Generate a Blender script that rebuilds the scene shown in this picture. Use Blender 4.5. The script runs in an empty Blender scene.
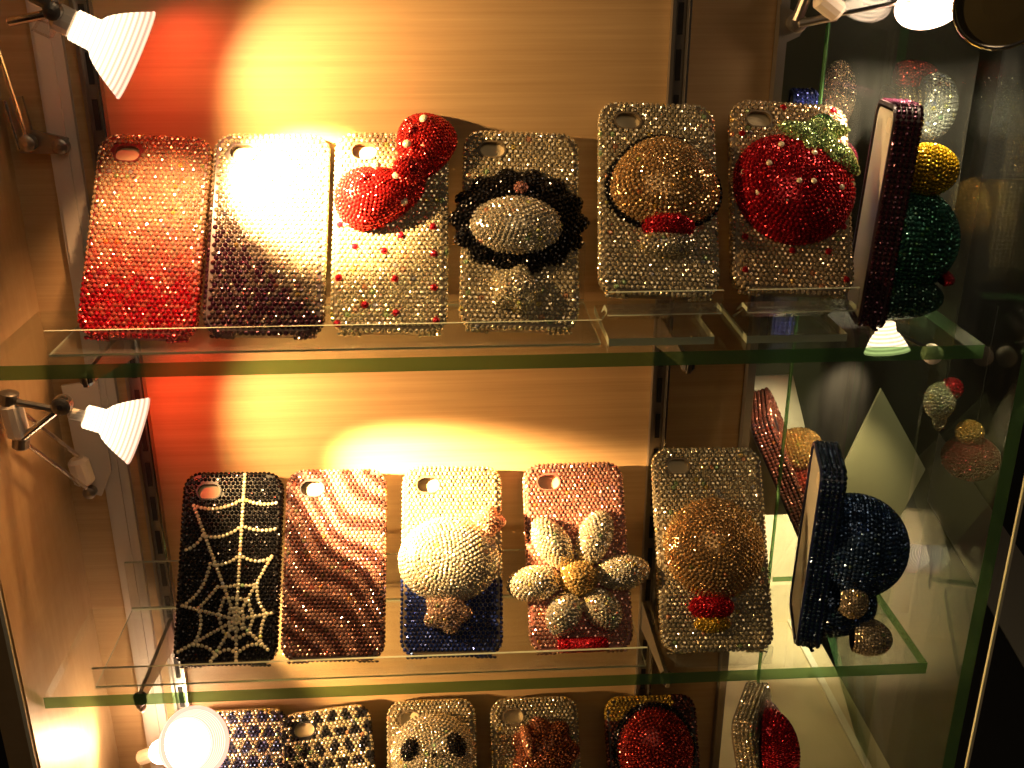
import bpy, math, random
import numpy as np
from mathutils import Matrix, Vector

random.seed(7)
RNG = np.random.default_rng(11)
SC = bpy.context.scene
COL = SC.collection
MM = 0.001
PI = math.pi

# ------------------------------------------------------------------ camera (millimetres)
F_PX, PITCH, YAW = 1048.7, 0.3848, 0.0618
CAM = np.array([246.4, -522.0, 405.2])
FWD = np.array([math.sin(YAW)*math.cos(PITCH), math.cos(YAW)*math.cos(PITCH), -math.sin(PITCH)])
RGT = np.array([math.cos(YAW), -math.sin(YAW), 0.0])
UPV = np.cross(RGT, FWD)


def at(axis, val, u, v):
    """the point where the sight line through (u, v) meets the plane axis = val (mm)"""
    d = FWD + RGT*(u-512)/F_PX - UPV*(v-384)/F_PX
    return CAM + d*((val-CAM[axis])/d[axis])


def aty(y, u, v):
    return at(1, y, u, v)


cd = bpy.data.cameras.new('camera')
cam = bpy.data.objects.new('camera', cd)
COL.objects.link(cam)
cd.sensor_width = 36.0
cd.lens = F_PX/1024*36.0
cd.clip_start = 0.01
cd.clip_end = 50
M = Matrix(((RGT[0], UPV[0], -FWD[0], 0), (RGT[1], UPV[1], -FWD[1], 0), (RGT[2], UPV[2], -FWD[2], 0), (0, 0, 0, 1)))
M.translation = Vector(CAM*MM)
cam.matrix_world = M
SC.camera = cam

# ------------------------------------------------------------------ materials


def mat(name, col=(.5, .5, .5), rough=.5, metal=0.0, spec=.5, emit=None, estr=0.0):
    m = bpy.data.materials.new(name)
    m.use_nodes = True
    b = m.node_tree.nodes['Principled BSDF']
    b.inputs['Base Color'].default_value = (*col, 1)
    b.inputs['Roughness'].default_value = rough
    b.inputs['Metallic'].default_value = metal
    b.inputs['Specular IOR Level'].default_value = spec
    if emit:
        b.inputs['Emission Color'].default_value = (*emit, 1)
        b.inputs['Emission Strength'].default_value = estr
    return m


def node(m, kind, **kw):
    n = m.node_tree.nodes.new(kind)
    for k, v in kw.items():
        if k in n.inputs:
            n.inputs[k].default_value = v
        else:
            setattr(n, k, v)
    return n


def wood(name, c1, c2, sx=6, sz=260, rough=.45):
    m = mat(name, c1, rough)
    t = m.node_tree
    b = t.nodes['Principled BSDF']
    tc = node(m, 'ShaderNodeTexCoord')
    mp = node(m, 'ShaderNodeMapping')
    mp.inputs['Scale'].default_value = (sx, sx*6, sz)
    n1 = node(m, 'ShaderNodeTexNoise', Scale=1.0, Detail=6.0, Roughness=.65)
    mp2 = node(m, 'ShaderNodeMapping')
    mp2.inputs['Scale'].default_value = (sx*.5, sx, sz*4)
    n2 = node(m, 'ShaderNodeTexNoise', Scale=1.0, Detail=3.0)
    mx = node(m, 'ShaderNodeMath', operation='MULTIPLY_ADD')
    mx.inputs[1].default_value = .45
    r = node(m, 'ShaderNodeValToRGB')
    r.color_ramp.elements[0].position = .45
    r.color_ramp.elements[1].position = 1.0
    r.color_ramp.elements[0].color = (*c2, 1)
    r.color_ramp.elements[1].color = (*c1, 1)
    L = t.links.new
    L(tc.outputs['Object'], mp.inputs['Vector'])
    L(tc.outputs['Object'], mp2.inputs['Vector'])
    L(mp.outputs['Vector'], n1.inputs['Vector'])
    L(mp2.outputs['Vector'], n2.inputs['Vector'])
    L(n2.outputs['Fac'], mx.inputs[0])
    L(n1.outputs['Fac'], mx.inputs[2])
    L(mx.outputs[0], r.inputs['Fac'])
    L(r.outputs['Color'], b.inputs['Base Color'])
    return m


def glass(name, tint=(.93, .97, .94), ior=1.5, gain=1.0, rough=.0, haze=0.0):
    """clear sheet glass: lets light through, mirrors by the Fresnel law, a little dust"""
    m = bpy.data.materials.new(name)
    m.use_nodes = True
    t = m.node_tree
    t.nodes.clear()
    out = node(m, 'ShaderNodeOutputMaterial')
    tr = node(m, 'ShaderNodeBsdfTransparent')
    tr.inputs['Color'].default_value = (*tint, 1)
    gl = node(m, 'ShaderNodeBsdfGlossy', Roughness=rough)
    fr = node(m, 'ShaderNodeFresnel', IOR=ior)
    ml = node(m, 'ShaderNodeMath', operation='MULTIPLY')
    ml.inputs[1].default_value = gain
    ml.use_clamp = True
    mx = node(m, 'ShaderNodeMixShader')
    L = t.links.new
    ge = node(m, 'ShaderNodeNewGeometry')
    io = node(m, 'ShaderNodeMapRange')
    io.inputs['To Min'].default_value = ior
    io.inputs['To Max'].default_value = 1/ior
    L(ge.outputs['Backfacing'], io.inputs['Value'])
    L(io.outputs[0], fr.inputs['IOR'])
    L(fr.outputs[0], ml.inputs[0])
    L(ml.outputs[0], mx.inputs[0])
    L(tr.outputs[0], mx.inputs[1])
    L(gl.outputs[0], mx.inputs[2])
    last = mx
    if haze:
        df = node(m, 'ShaderNodeBsdfDiffuse')
        df.inputs['Color'].default_value = (.8, .8, .75, 1)
        m2 = node(m, 'ShaderNodeMixShader')
        nz = node(m, 'ShaderNodeTexNoise', Scale=18.0, Detail=4.0)
        mm = node(m, 'ShaderNodeMath', operation='MULTIPLY')
        mm.inputs[1].default_value = haze*2
        L(nz.outputs['Fac'], mm.inputs[0])
        L(mm.outputs[0], m2.inputs[0])
        L(mx.outputs[0], m2.inputs[1])
        L(df.outputs[0], m2.inputs[2])
        last = m2
    L(last.outputs[0], out.inputs['Surface'])
    return m


def edge_glass(name, tint, body, k):
    """sawn glass edge: light comes through it tinted green"""
    m = mat(name, body, .2, 0, .8)
    t = m.node_tree
    tr = node(m, 'ShaderNodeBsdfTransparent')
    tr.inputs['Color'].default_value = (*tint, 1)
    mx = node(m, 'ShaderNodeMixShader', Fac=k)
    t.links.new(tr.outputs[0], mx.inputs[1])
    t.links.new(t.nodes['Principled BSDF'].outputs[0], mx.inputs[2])
    t.links.new(mx.outputs[0], t.nodes['Material Output'].inputs['Surface'])
    return m


def gem_material():
    m = mat('rhinestone', (.8, .8, .8), .16, .76, .9)
    t = m.node_tree
    b = t.nodes['Principled BSDF']
    a = node(m, 'ShaderNodeAttribute', attribute_name='col')
    t.links.new(a.outputs['Color'], b.inputs['Base Color'])
    b.inputs['IOR'].default_value = 1.7
    return m


def pearl_material():
    m = mat('white_pearl_stone', (.8, .8, .8), .25, .15, .9)
    t = m.node_tree
    a = node(m, 'ShaderNodeAttribute', attribute_name='col')
    t.links.new(a.outputs['Color'], t.nodes['Principled BSDF'].inputs['Base Color'])
    return m


def lamp_glass(name, strength):
    """lit reflector bowl of a halogen lamp: whitest at the neck, pinkish at the rim, ribbed"""
    m = bpy.data.materials.new(name)
    m.use_nodes = True
    t = m.node_tree
    t.nodes.clear()
    out = node(m, 'ShaderNodeOutputMaterial')
    em = node(m, 'ShaderNodeEmission')
    tc = node(m, 'ShaderNodeTexCoord')
    sp = node(m, 'ShaderNodeSeparateXYZ')
    ramp = node(m, 'ShaderNodeValToRGB')
    e = ramp.color_ramp.elements
    e[0].position, e[0].color = 0.0, (1.0, .62, .33, 1)
    e[1].position, e[1].color = 1.0, (1.0, .36, .25, 1)
    k = e.new(.45)
    k.color = (1.0, .78, .5, 1)
    mr = node(m, 'ShaderNodeMapRange')
    mr.inputs['From Min'].default_value = -.012
    mr.inputs['From Max'].default_value = .046
    st = node(m, 'ShaderNodeMapRange')
    st.inputs['From Min'].default_value = 0
    st.inputs['From Max'].default_value = .046
    st.inputs['To Min'].default_value = strength*.9
    st.inputs['To Max'].default_value = strength*.05
    wv = node(m, 'ShaderNodeTexWave', Scale=140.0)
    wv.bands_direction = 'Z'
    ma = node(m, 'ShaderNodeMath', operation='MULTIPLY_ADD')
    ma.inputs[1].default_value = .6
    ma.inputs[2].default_value = .45
    mu = node(m, 'ShaderNodeMath', operation='MULTIPLY')
    L = t.links.new
    L(tc.outputs['Object'], sp.inputs[0])
    L(tc.outputs['Object'], wv.inputs['Vector'])
    L(sp.outputs['Z'], mr.inputs['Value'])
    L(sp.outputs['Z'], st.inputs['Value'])
    L(mr.outputs[0], ramp.inputs[0])
    L(ramp.outputs[0], em.inputs['Color'])
    L(wv.outputs['Fac'], ma.inputs[0])
    L(ma.outputs[0], mu.inputs[0])
    L(st.outputs[0], mu.inputs[1])
    L(mu.outputs[0], em.inputs['Strength'])
    L(em.outputs[0], out.inputs['Surface'])
    return m


MT = {
    'wood': wood('maple_veneer', (.47, .32, .165), (.35, .22, .105)),
    'wood_side': wood('maple_side', (.45, .31, .17), (.36, .23, .115), 30, 30),
    'pale': mat('pale_board', (.74, .60, .36), .45),
    'pale2': mat('pale_trim', (.9, .82, .62), .4),
    'grey': mat('grey_rear_board', (.06, .057, .036), .7),
    'floor': mat('dark_floor', (.03, .025, .025), .6),
    'band': mat('grey_floor_band', (.55, .48, .40), .7),
    'glass': glass('shelf_glass', (.95, .975, .955)),
    'pane': glass('pane_glass', (.90, .94, .90), 1.5, 1.0, .01, .005),
    'pane_side': glass('side_pane_glass', (.86, .90, .86), 1.5, .5, .01, .002),
    'acryl': glass('clear_acrylic', (.96, .965, .955), 1.49, 1.3, .02, .02),
    'edge': edge_glass('green_glass_edge', (.30, .52, .26), (.16, .36, .15), .4),
    'edge2': mat('acrylic_edge', (.42, .47, .36), .25, 0, .7),
    'chrome': mat('chrome', (.75, .68, .6), .18, 1),
    'steel': mat('dull_steel', (.32, .29, .26), .35, .9),
    'slot': mat('slot_dark', (.012, .01, .01), .7),
    'plastic': mat('grey_duct', (.52, .47, .42), .5),
    'black': mat('black_plastic', (.012, .011, .014), .35),
    'dark': mat('dark_shell', (.05, .03, .035), .35),
    'clearshell': mat('champagne_shell', (.13, .095, .055), .4),
    'redshell': mat('red_shell', (.12, .008, .01), .4),
    'pinkshell': mat('pink_shell', (.30, .10, .08), .4),
    'blueshell': mat('blue_shell', (.02, .03, .11), .3),
    'card': mat('cream_card', (.70, .66, .55), .6),
    'ceramic': mat('lamp_socket', (.78, .68, .58), .5),
    'white': mat('white_card', (.40, .38, .26), .6),
    'gem': gem_material(),
    'pearl': pearl_material(),
    'disc': mat('smoked_lamp_face', (.10, .085, .05), .2, .3),
}

# ------------------------------------------------------------------ mesh helpers (mm in, metres out)


class MB:
    def __init__(self):
        self.v, self.f, self.c, self.m = [], [], [], []

    def add(self, verts, faces, col=None, mi=0):
        o = len(self.v)
        self.v += [tuple(float(c) for c in p) for p in verts]
        self.f += [tuple(i+o for i in f) for f in faces]
        self.m += [mi]*len(faces)
        self.c += [col or (1, 1, 1)]*len(verts)

    def box(self, a, b, mi=0, top=None):
        x0, y0, z0 = a
        x1, y1, z1 = b
        v = [(x0, y0, z0), (x1, y0, z0), (x1, y1, z0), (x0, y1, z0), (x0, y0, z1), (x1, y0, z1), (x1, y1, z1), (x0, y1, z1)]
        self.add(v, [(0, 3, 2, 1), (4, 5, 6, 7)], mi=mi if top is None else top)
        n = len(self.v)-8
        self.f += [tuple(i+n for i in f) for f in ((0, 1, 5, 4), (1, 2, 6, 5), (2, 3, 7, 6), (3, 0, 4, 7))]
        self.m += [mi]*4

    def prism(self, poly, axis, a, b, mi=0):
        """poly: 2-D outline in the two other axes (in x,y,z order), extruded along axis from a to b"""
        def p3(p, w):
            q = list(p)
            q.insert(axis, w)
            return q
        n = len(poly)
        v = [p3(p, a) for p in poly]+[p3(p, b) for p in poly]
        f = [tuple(range(n)), tuple(range(2*n-1, n-1, -1))]
        f += [(i, i+n, (i+1) % n+n, (i+1) % n) for i in range(n)]
        self.add(v, f, mi=mi)

    def lathe(self, p0, p1, prof, seg=24, caps=True):
        """prof: (distance along p0->p1, radius)"""
        p0, p1 = np.array(p0, float), np.array(p1, float)
        d = (p1-p0)/np.linalg.norm(p1-p0)
        a = np.cross(d, (0, 0, 1) if abs(d[2]) < .9 else (1, 0, 0))
        a /= np.linalg.norm(a)
        b = np.cross(d, a)
        v, f = [], []
        for s, r in prof:
            for k in range(seg):
                t = 2*PI*k/seg
                v.append(p0+d*s+(a*math.cos(t)+b*math.sin(t))*r)
        for i in range(len(prof)-1):
            for k in range(seg):
                k2 = (k+1) % seg
                f.append((i*seg+k, i*seg+k2, (i+1)*seg+k2, (i+1)*seg+k))
        if caps:
            f.append(tuple(range(seg-1, -1, -1)))
            f.append(tuple(range((len(prof)-1)*seg, len(prof)*seg)))
        self.add(v, f)

    def rod(self, p0, p1, r, seg=12):
        L = float(np.linalg.norm(np.array(p1, float)-np.array(p0, float)))
        c = min(r*.35, L*.2)
        self.lathe(p0, p1, [(0, r-c), (c, r), (L-c, r), (L, r-c)], seg)

    def build(self, name, material, parent=None, smooth=False, matrix=None):
        me = bpy.data.meshes.new(name)
        me.from_pydata((np.array(self.v)*MM).tolist(), [], self.f)
        mats = material if isinstance(material, (list, tuple)) else [material]
        for x in mats:
            me.materials.append(x)
        if len(mats) > 1:
            me.polygons.foreach_set('material_index', self.m)
        if any(c != (1, 1, 1) for c in self.c):
            at_ = me.color_attributes.new('col', 'FLOAT_COLOR', 'POINT')
            arr = np.ones((len(self.v), 4), np.float32)
            arr[:, :3] = np.array(self.c, np.float32)
            at_.data.foreach_set('color', arr.ravel())
        if smooth:
            me.polygons.foreach_set('use_smooth', [True]*len(me.polygons))
        me.update()
        o = bpy.data.objects.new(name, me)
        COL.objects.link(o)
        if parent is not None:
            o.parent = parent
        if matrix is not None:
            o.matrix_local = matrix
        return o

    # ---- rhinestones: small faceted domes with a flat table
    def gems(self, C, N, R, cols, k=7, jit=.19):
        C, N = np.array(C, float), np.array(N, float)
        n = len(C)
        if n == 0:
            return
        R = np.broadcast_to(np.array(R, float), (n,)).reshape(n, 1)
        N = N+RNG.normal(0, jit, (n, 3))
        N /= np.linalg.norm(N, axis=1, keepdims=True)
        ref = np.where(np.abs(N[:, 2:3]) < .8, np.array([[0, 0, 1.]]), np.array([[1., 0, 0]]))
        A = np.cross(N, ref)
        A /= np.linalg.norm(A, axis=1, keepdims=True)
        B = np.cross(N, A)
        ph = RNG.uniform(0, 2*PI, (n, 1))
        rings = []
        for rr, hh in ((1.0, 0.0), (.78, .42), (.36, .66)):
            for i in range(k):
                t = ph+2*PI*i/k
                rings.append(C+(A*np.cos(t)+B*np.sin(t))*R*rr+N*R*hh)
        V = np.stack(rings, 1).reshape(-1, 3)
        fl = [(i, (i+1) % k, (i+1) % k+k, i+k) for i in range(k)]+[(i+k, (i+1) % k+k, (i+1) % k+2*k, i+2*k) for i in range(k)]+[tuple(range(2*k, 3*k))]
        o = len(self.v)
        self.v += [tuple(p) for p in V.tolist()]
        for j in range(n):
            b = o+j*3*k
            self.f += [tuple(b+i for i in f) for f in fl]
        self.m += [0]*(n*(2*k+1))
        for c in cols:
            self.c += [tuple(float(q) for q in c)]*(3*k)


def setp(o, label=None, cat=None, group=None, kind=None):
    for k, v in (('label', label), ('category', cat), ('group', group), ('kind', kind)):
        if v:
            o[k] = v
    return o


def empty(name, loc, label, cat, group=None, matrix=None):
    o = bpy.data.objects.new(name, None)
    COL.objects.link(o)
    o.empty_display_size = .01
    if matrix is not None:
        o.matrix_world = matrix
    else:
        o.location = Vector([c*MM for c in loc])
    return setp(o, label, cat, group)


def struct(name, mb, m, **kw):
    return setp(mb.build(name, m, **kw), kind='structure')


# ------------------------------------------------------------------ stone colours
CLEAR = np.array((.90, .79, .55))
CHAMP = np.array((.78, .60, .38))
RED = np.array((.62, .012, .03))
BLACK = np.array((.014, .013, .016))
PURPLE = np.array((.085, .018, .045))
PINK = np.array((.80, .42, .34))
BROWN = np.array((.22, .055, .045))
BLUE = np.array((.03, .06, .30))
NAVY = np.array((.025, .06, .13))
GOLD = np.array((.78, .46, .12))
BEIGE = np.array((.74, .48, .22))
GREEN = np.array((.12, .34, .12))
WHITE = np.array((.88, .80, .62))
TEAL = np.array((.05, .20, .15))


def spark(c, amt=.16, ab=.04):
    """each stone a little lighter or darker; a few with a rainbow coating"""
    c = np.array(c)*(1+random.uniform(-amt, amt))
    if random.random() < ab:
        t = random.choice(((1.2, .7, .6), (.7, 1.1, .8), (.75, .85, 1.3), (1.25, 1.1, .5)))
        c = c*np.array(t)
    return np.clip(c, .004, .95)


def flat(col, amt=.16, ab=.04):
    return lambda u, v: spark(col, amt, ab)


def blend(a, b, t):
    """stones of two colours mixed in a proportion, as a stone-setter grades them"""
    t = min(1, max(0, t))
    k = min(1, max(0, t+random.uniform(-.22, .22)))
    return np.array(a)*(1-k)+np.array(b)*k


# ------------------------------------------------------------------ surfaces that carry stones
def blob(mb, base, c, ex, ez, en, rx, rz, h, colfn, sp=2.9, R=None, phimax=.5*PI, pw=1.0, gr=None, under=None, tz=0.0, tx=0.0):
    """a domed lump (half or more of an ellipsoid, outline R(theta)) set with stones; base: MB for the lump below"""
    c, ex, ez, en = (np.array(q, float) for q in (c, ex, ez, en))
    Rf = R or (lambda t: 1.0)

    def P(phi, th):
        r = math.sin(phi) if phi < PI/2 or phimax > PI/2+.1 else 1.0
        cz = math.cos(phi)
        cz = math.copysign(abs(cz)**pw, cz)
        k = Rf(th)
        a, b = k*r*math.cos(th), k*r*math.sin(th)
        return c+ex*(rx*a*(1-tx*b))+ez*(rz*b*(1-tz*a))+en*(h*cz)

    def N(phi, th):
        e = 1e-3
        phi = min(max(phi, .02), PI-.02)
        a = P(phi+e, th)-P(phi-e, th)
        b = P(phi, th+e)-P(phi, th-e)
        n = np.cross(a, b)
        if np.dot(n, P(phi, th)-(c-en*h*.15)) < 0:
            n = -n
        return n/np.linalg.norm(n)
    # underlying lump
    ns, nt = 10, 28
    v, f = [P(.001, 0)], []
    for i in range(1, ns+1):
        for k in range(nt):
            v.append(P(phimax*i/ns, 2*PI*k/nt))
    for k in range(nt):
        f.append((0, 1+k, 1+(k+1) % nt))
    for i in range(ns-1):
        for k in range(nt):
            a, b = 1+i*nt+k, 1+i*nt+(k+1) % nt
            f.append((a, a+nt, b+nt, b))
    base.add(v, f, col=tuple(np.array(under if under is not None else colfn(.5, .5))*.6))
    # stones ring by ring
    C, NN, cols = [], [], []
    phi, last = 0.0, None
    m = 400
    prof = [P(phimax*i/m, 0.6) for i in range(m+1)]
    acc, nxt = 0.0, sp*.45
    rows = []
    for i in range(1, m+1):
        acc += float(np.linalg.norm(prof[i]-prof[i-1]))
        if acc >= nxt:
            rows.append(phimax*i/m)
            nxt += sp*.9
    for j, ph in enumerate(rows):
        ring = [P(ph, 2*PI*k/72) for k in range(73)]
        seg = [float(np.linalg.norm(ring[k+1]-ring[k])) for k in range(72)]
        tot = sum(seg)
        cnt = max(3, int(round(tot/sp)))
        step = tot/cnt
        acc, k = 0.0, 0
        off = (j % 2)*.5*step
        for q in range(cnt):
            target = off+q*step
            while k < 71 and acc+seg[k] < target:
                acc += seg[k]
                k += 1
            th = 2*PI*(k+(target-acc)/seg[k])/72
            p = P(ph, th)
            C.append(p)
            NN.append(N(ph, th))
            cols.append(colfn(math.sin(ph)*math.cos(th), math.sin(ph)*math.sin(th)))
    mb.gems(C, NN, gr or sp*.52, cols)


def rrect(W, L, r, n=7, inset=0.0):
    """rounded rectangle outline, x in -W/2..W/2, z in 0..L"""
    x0, x1, z0, z1 = -W/2+inset, W/2-inset, inset, L-inset
    r = max(.5, r-inset)
    pts = []
    for cx, cz, a0 in ((x1-r, z0+r, -PI/2), (x1-r, z1-r, 0), (x0+r, z1-r, PI/2), (x0+r, z0+r, PI)):
        for i in range(n+1):
            a = a0+PI/2*i/n
            pts.append((cx+r*math.cos(a), cz+r*math.sin(a)))
    return pts


def pill(cx, cz, w, h, n=10):
    r = h/2
    pts = []
    for sx, a0 in ((1, -PI/2), (-1, PI/2)):
        for i in range(n+1):
            a = a0+PI*i/n
            pts.append((cx+sx*(w/2-r)+r*math.cos(a), cz+r*math.sin(a)))
    return pts


def inside(poly, x, z):
    c = False
    n = len(poly)
    for i in range(n):
        x0, z0 = poly[i]
        x1, z1 = poly[(i+1) % n]
        if (z0 > z) != (z1 > z) and x < (x1-x0)*(z-z0)/(z1-z0)+x0:
            c = not c
    return c


def resample(poly, sp):
    n = len(poly)
    P = np.array(poly+[poly[0]])
    d = np.linalg.norm(np.diff(P, axis=0), axis=1)
    s = np.concatenate([[0], np.cumsum(d)])
    cnt = int(round(s[-1]/sp))
    out = []
    for i in range(cnt):
        t = s[-1]*i/cnt
        k = min(n-1, int(np.searchsorted(s, t, 'right')-1))
        q = P[k]+(P[k+1]-P[k])*(t-s[k])/d[k]
        tg = (P[k+1]-P[k])/d[k]
        out.append((q[0], q[1], tg[1], -tg[0]))
    return out


import bmesh


def tray(W, L, T, hole):
    """phone case shell: front plate with rounded rim and a camera opening, open at the back"""
    bm = bmesh.new()
    out = rrect(W, L, 10)
    mid = rrect(W, L, 10, inset=1.0)
    inn = rrect(W, L, 10, inset=2.2)

    def loop(pts, y):
        return [bm.verts.new((x*MM, y*MM, z*MM)) for x, z in pts]

    def bridge(a, b):
        n = len(a)
        for i in range(n):
            bm.faces.new((a[i], a[(i+1) % n], b[(i+1) % n], b[i]))

    def cap(a, h, flip):
        es = []
        for lp in (a, h):
            if lp:
                for i in range(len(lp)):
                    e = bm.edges.get((lp[i], lp[(i+1) % len(lp)])) or bm.edges.new((lp[i], lp[(i+1) % len(lp)]))
                    es.append(e)
        bmesh.ops.triangle_fill(bm, use_beauty=True, use_dissolve=False, edges=es)
    f0, f1, f2 = loop(mid, 0), loop(out, 1.2), loop(out, T)
    b2, b1 = loop(inn, T), loop(inn, 2.2)
    bridge(f0, f1)
    bridge(f1, f2)
    bridge(f2, b2)
    bridge(b2, b1)
    h0 = loop(hole, 0) if hole else None
    h1 = loop(hole, 2.2) if hole else None
    cap(f0, h0, False)
    cap(b1, h1, True)
    if hole:
        bridge(h0, h1)
    bmesh.ops.recalc_face_normals(bm, faces=bm.faces)
    me = bpy.data.meshes.new('shell')
    bm.to_mesh(me)
    bm.free()
    return me


def stand_matrix(p, lean, roll=0.0, rz=0.0):
    return Matrix.Translation(Vector([c*MM for c in p])) @ Matrix.Rotation(rz, 4, 'Z') @ Matrix.Rotation(-lean, 4, 'X') @ Matrix.Rotation(roll, 4, 'Y')


HOLE = dict(w=14.0, h=9.0)


class Case:
    """one jewelled phone case; local x across, y towards its back, z along its length (mm)"""

    def __init__(self, label, matrix, shell, colfn, W=62.0, L=117.0, T=9.5, sp=3.0, group=None, hole=True, rimcol=None, ring=None, skip=None, card=False):
        self.W, self.L, self.T = W, L, T
        self.root = empty('phone_case', None, label, 'phone case', group, matrix)
        hp = pill(-W/2+15.5, L-11.5, HOLE['w'], HOLE['h']) if hole else None
        me = tray(W, L, T, hp)
        me.materials.append(shell)
        s = bpy.data.objects.new('shell', me)
        COL.objects.link(s)
        s.parent = self.root
        if hole:
            mb = MB()
            a, b = pill(-W/2+15.5, L-11.5, HOLE['w'], HOLE['h']), pill(-W/2+15.5, L-11.5, HOLE['w']+1.8, HOLE['h']+1.8)
            n = len(a)
            v = [(x, -.9, z) for x, z in a]+[(x, -.9, z) for x, z in b]+[(x, .4, z) for x, z in a]+[(x, .1, z) for x, z in b]
            f = []
            for i in range(n):
                j = (i+1) % n
                f += [(i, j, n+j, n+i), (i, 2*n+i, 2*n+j, j), (n+i, n+j, 3*n+j, 3*n+i)]
            mb.add(v, f)
            mb.build('camera_ring', ring or shell, self.root)
        if hole and not card:
            mb = MB()
            mb.prism(rrect(W, L, 10, inset=2.8), 1, 2.6, 3.2)
            mb.build('insert_card', MT['pale'], self.root)
        if card:
            mb = MB()
            o = rrect(W, L, 10, inset=4.0)
            n = len(o)
            ho = pill(-W/2+15.5, L-11.5, HOLE['w']-1, HOLE['h']-1)
            mb.prism(o, 1, T-1.6, T-1.0)
            mb.build('insert_card', MT['card'], self.root)
            mb = MB()
            mb.prism(ho, 1, T-1.0, T-.8)
            mb.build('card_opening', MT['pale2'], self.root)
        # the stones of the front and the rim
        mb = MB()
        C, N, K = [], [], []
        lim = rrect(W, L, 10, inset=sp*.55)
        hx = pill(-W/2+15.5, L-11.5, HOLE['w']+2.6, HOLE['h']+2.6) if hole else None
        rows = int(L/(sp*.866))
        for j in range(rows+1):
            z = L-sp*.6-j*sp*.866
            i0 = -int(W/sp)
            for i in range(i0, -i0+1):
                x = (i+.5*(j % 2))*sp
                if abs(x) > W/2 or not inside(lim, x, z):
                    continue
                if hx and inside(hx, x, z):
                    continue
                if skip and skip(x, z):
                    continue
                C.append((x, -.05, z))
                N.append((0, -1, 0))
                K.append(colfn(x/W+.5, 1-z/L))
        for y, ny, nx in ((1.2, -.75, .66), (4.2, -.15, 1), (7.2, .1, 1), (10.0, 0, 1), (12.8, 0, 1))[:3 if T < 12 else 5]:
            for x, z, tx, tz in resample(rrect(W, L, 10), sp):
                if z < 3 and abs(x) < W/2-15 and y > 2:
                    continue
                C.append((x, y-.2, z))
                N.append((tx*nx, ny, tz*nx))
                K.append((rimcol or colfn)(x/W+.5, 1-z/L))
        for sx in (-1, 1):                       # the little feet at the dock opening
            for q in range(5):
                C.append((sx*(W/2-7-2.6*q+3), 4+.6*q, -.9))
                N.append((0, -.3, -1))
                K.append((rimcol or colfn)(sx*.4+.5, 1))
        mb.gems(C, N, sp*.52, K)
        self.cover = setp(mb.build('rhinestone_cover', MT['gem'], self.root), kind='stuff')

    def local(self, u, v):
        """where the sight line through (u, v) meets the front face, in the case's own frame"""
        inv = self.root.matrix_world.inverted()
        o = inv @ Vector(CAM*MM)
        d = FWD + RGT*(u-512)/F_PX - UPV*(v-384)/F_PX
        d = inv.to_3x3() @ Vector(d)
        p = o+d*(-o.y/d.y)
        return p.x/MM, p.z/MM

    def lump(self, name, u, v, pxw, pxh, h, colfn, rot=0.0, R=None, parent=None, y=0.0, sp=2.9, pw=1.0, k=None, under=None, xz=None, tz=0.0, tx=0.0):
        """a jewelled relief dome on the front, pxw / pxh its half sizes in mm"""
        x, z = xz or self.local(u, v)
        ca, sa = math.cos(rot), math.sin(rot)
        mb = MB()
        blob(mb, mb, (x, y, z), (ca, 0, sa), (-sa, 0, ca), (0, -1, 0), pxw, pxh, h, colfn, sp, R, pw=pw, under=under, tz=tz, tx=tx)
        return mb.build(name, MT['gem'], parent or self.root)

    def stones(self, name, pts, r, col, y=-.3, parent=None):
        for x, z in pts:
            x = min(max(x, -self.W/2+3.2), self.W/2-3.2)
            z = min(max(z, 3.2), self.L-3.2)
            mb = MB()
            mb.gems([(x, y, z)], [(0, -1, 0)], r, [spark(col, .1, 0)], k=10, jit=.05)
            mb.build(name, MT['gem'], parent or self.root)


# ================================================================== the setting
YW = 95.0
mb = MB(); mb.box((-20, YW, -192), (384, YW+14, 520)); struct('wall_back', mb, MT['wood'])
mb = MB(); mb.box((384, YW+6, -192), (436, YW+14, 520)); struct('wall_back_right', mb, MT['wood'])
mb = MB(); mb.box((436, YW-2, -192), (441, YW+14, 520)); struct('trim_1', mb, MT['steel'])
mb = MB(); mb.box((-18, -19, -192), (0, YW, 520)); struct('wall_left', mb, MT['wood_side'])
mb = MB(); mb.box((-3.5, -21, -192), (-1.2, -19, 520)); struct('trim_2', mb, MT['pale2'])
mb = MB(); mb.box((-22, -60, -215), (588, 330, -192)); struct('floor', mb, MT['pale'])
mb = MB(); mb.box((566, -60, -192), (572, 330, -189)); struct('trim_3', mb, MT['pale2'])
mb = MB(); mb.box((441, 325, -192), (690, 335, 520)); struct('wall_rear', mb, MT['grey'])
mb = MB(); mb.box((441, 318, -192), (606, 325, -62)); struct('trim_7', mb, MT['pale'])
mb = MB(); mb.box((-3000, -3000, -910), (6000, 6000, -900)); struct('floor_shop', mb, MT['floor'])
for i, (x0, x1) in enumerate(((1150, 1290),)):
    mb = MB()
    a, b = at(2, -899, 950, 540), at(2, -899, 1024, 668)
    d = (a-b)/np.linalg.norm(a-b)
    w = np.array((d[1], -d[0], 0))*150
    a2, b2 = a+d*900, b-d*900
    mb.prism([(a2[0], a2[1]), (b2[0], b2[1]), (b2+w)[:2].tolist(), (a2+w)[:2].tolist()], 2, -900, -897)
    struct('trim_%d' % (4+i), mb, MT['band'])

# glass shelves: clear faces, green sawn edges


def shelf(name, x0, x1, y0, y1, z, label, group=None, th=8):
    mb = MB()
    mb.box((x0, y0, z-th), (x1, y1, z), 0)
    mb.m[2] = mb.m[3] = 1
    o = mb.build(name, [MT['glass'], MT['edge']])
    return setp(o, label, 'shelf', group)


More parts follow.
